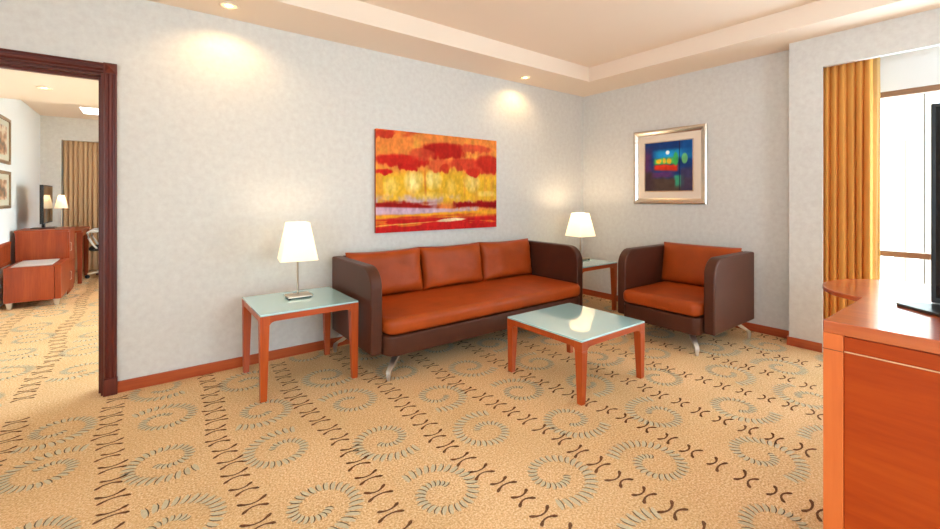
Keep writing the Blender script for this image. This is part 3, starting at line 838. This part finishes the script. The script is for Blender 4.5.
# swivel chair
t = thing('office_chair', 'white framed swivel chair with dark seat at the bedroom desk', 'chair', (-4.87, 5.25, 0), PI)
for k in range(5):
    a = 2 * PI * k / 5 + .3
    bm = B(); tube(bm, [(0, 0, .09), (.14 * math.cos(a), .14 * math.sin(a), .08), (.26 * math.cos(a), .26 * math.sin(a), .065)], [.022, .018, .013], 8); b = obj('base_spoke', bm, M['chrome'], t)
    bm = B(); tube(bm, [(.262 * math.cos(a) - .012 * math.sin(a), .262 * math.sin(a) + .012 * math.cos(a), .028), (.262 * math.cos(a) + .012 * math.sin(a), .262 * math.sin(a) - .012 * math.cos(a), .028)], .028, 14); obj('caster', bm, M['black'], b)
bm = B(); lathe(bm, [(.03, .08), (.025, .25), (.018, .25), (.018, .42)], n=16); obj('gas_column', bm, M['black'], t)
bm = B(); rounded_box(bm, -.23, .23, -.23, .23, .42, .48, .08, .025, top_crown=.01); obj('seat', bm, mat('dark_seat_cloth', (40, 38, 38), .8), t, angle=70)
wp = mat('white_chair_plastic', (226, 226, 226), .4)
bm = B(); rounded_box(bm, -.25, -.21, -.2, .2, .55, .98, .018, .012); obj('backrest', bm, wp, t, angle=70)
bm = B(); tube(bm, [(-.05, 0, .43), (-.24, 0, .45), (-.27, 0, .6), (-.245, 0, .8)], .018, 10); obj('back_support', bm, wp, t)
for s in (-1, 1):
    bm = B(); tube(bm, [(-.2, s * .24, .46), (-.12, s * .26, .56), (.0, s * .27, .69), (.1, s * .27, .72), (.2, s * .27, .72), (.235, s * .27, .70), (.22, s * .27, .62), (.17, s * .26, .52), (.13, s * .24, .46)], [.014, .014, .018, .02, .02, .018, .014, .014, .012], 10); obj('armrest', bm, wp, t)
# bedroom curtain
t = thing('bedroom_curtain', 'tan full-width curtain on the far wall of the bedroom', 'curtain', (0, 0, 0))
bm = B(); curtain(bm, -5.478, -3.22, BY + .115, .02, 2.3, 38, .034, 9, nz=20, axis='x', per=12)
c = obj('curtain_panel', bm, M['tan'], t, angle=85); so = c.modifiers.new('thickness', 'SOLIDIFY'); so.thickness = .003
# bedroom pictures
def small_picture(z0, z1, label):
    t = thing('wall_picture', label, 'picture', (BX, 3.278, z0), PI / 2, 'framed prints on the bedroom wall')
    w = .62; h = z1 - z0; d = .035   # local x runs along world +y, faces +x
    bm = B()
    fr = lambda q: [(q, q), (w - q, q), (w - q, h - q), (q, h - q)]
    R = [[bm.verts.new((p[0], y, p[1])) for p in fr(q)] for q, y in ((0, -.001), (0, -.022), (d, -.022), (d, -.006))]
    for a in range(3):
        for i in range(4): bm.faces.new((R[a][i], R[a][(i + 1) % 4], R[a + 1][(i + 1) % 4], R[a + 1][i]))
    obj('frame', bm, mat('bronze_frame', (168, 140, 112), .4, metal=.5), t, angle=20)
    bm = B(); box(bm, d - .002, w - d + .002, -.008, -.001, d - .002, h - d + .002); obj('mat_board', bm, mat('sage_mat', (206, 204, 186), .6), t)
    pm = noise_mat(mat('small_print', (170, 120, 90), .4), [(.35, (96, 92, 84)), (.5, (190, 140, 104)), (.62, (226, 214, 190))], scale=7, detail=3)
    bm = B(); box(bm, .14, w - .14, -.0095, -.008, .10, h - .10); obj('print', bm, pm, t)
    return t
small_picture(1.61, 2.14, 'upper of two bronze framed prints on the bedroom wall')
small_picture(1.095, 1.525, 'lower of two bronze framed prints on the bedroom wall')

# ------------------------------------------------------------------ OUTSIDE
t = thing('neighbour_building', 'sunlit pale building facade outside the window', 'building', (7.5, -4, -6))
wm = mat('pale_render', (236, 230, 222), .9)
bm = B(); box(bm, 0, 3, -14, 14, 0, 22); obj('wall', bm, wm, t)
pm = mat('beige_pilaster', (140, 120, 98), .9)
for y, w_, z1 in ((-1.92, .15, 2.35), (2.07, .15, 2.35), (1.70, .05, 9), (1.82, .05, 9), (6, .3, 9), (-6, .3, 9)):
    bm = B(); box(bm, -.2, 0, y, y + w_, 0, z1 + 6); obj('pilaster', bm, pm, t)

# ------------------------------------------------------------------ LIGHT
w = bpy.data.worlds.new('daylight'); S.world = w; w.use_nodes = True
bg = w.node_tree.nodes['Background']; bg.inputs['Color'].default_value = (.66, .84, 1.0, 1); bg.inputs['Strength'].default_value = 11.0
def portal(loc, rot, sx, sy):
    L = bpy.data.lights.new('window_portal', 'AREA'); L.shape = 'RECTANGLE'; L.size = sx; L.size_y = sy; L.cycles.is_portal = True
    o = bpy.data.objects.new('window_portal', L); COL.objects.link(o); o.location = loc; o.rotation_euler = rot
portal((WX + .14, (WY0 + WY1) / 2, (WZ0 + WZ1) / 2), (0, math.radians(90), 0), WZ1 - WZ0, WY0 - WY1)
portal((-2.9, RY - .15, 1.35), (math.radians(90), 0, 0), 1.4, 1.7)
portal((RX - .15, -4.4, 1.4), (0, math.radians(-90), 0), 1.6, 2.2)
portal((BRX + .16, 2.25, 1.3), (0, math.radians(90), 0), 1.8, 3.7)

# ------------------------------------------------------------------ CAMERA
cam = bpy.data.cameras.new('camera'); co = bpy.data.objects.new('camera', cam); COL.objects.link(co)
cam.sensor_width = 36; cam.lens = 429.9 / 940 * 36; cam.shift_y = -(264.5 - 197.63) / 940; cam.clip_start = .05
co.location = (-4.4384, -3.4768, 1.22); co.rotation_euler = (math.radians(90), 0, math.radians(52.832 - 90))
S.camera = co
S.view_settings.view_transform = 'Standard'; S.view_settings.look = 'None'; S.view_settings.gamma = 1.0; S.view_settings.use_curve_mapping = False
S.view_settings.exposure = 0.42
S.cycles.use_denoising = True
S.cycles.max_bounces = 14; S.cycles.diffuse_bounces = 8; S.cycles.transparent_max_bounces = 16
S.cycles.sample_clamp_indirect = 6.0
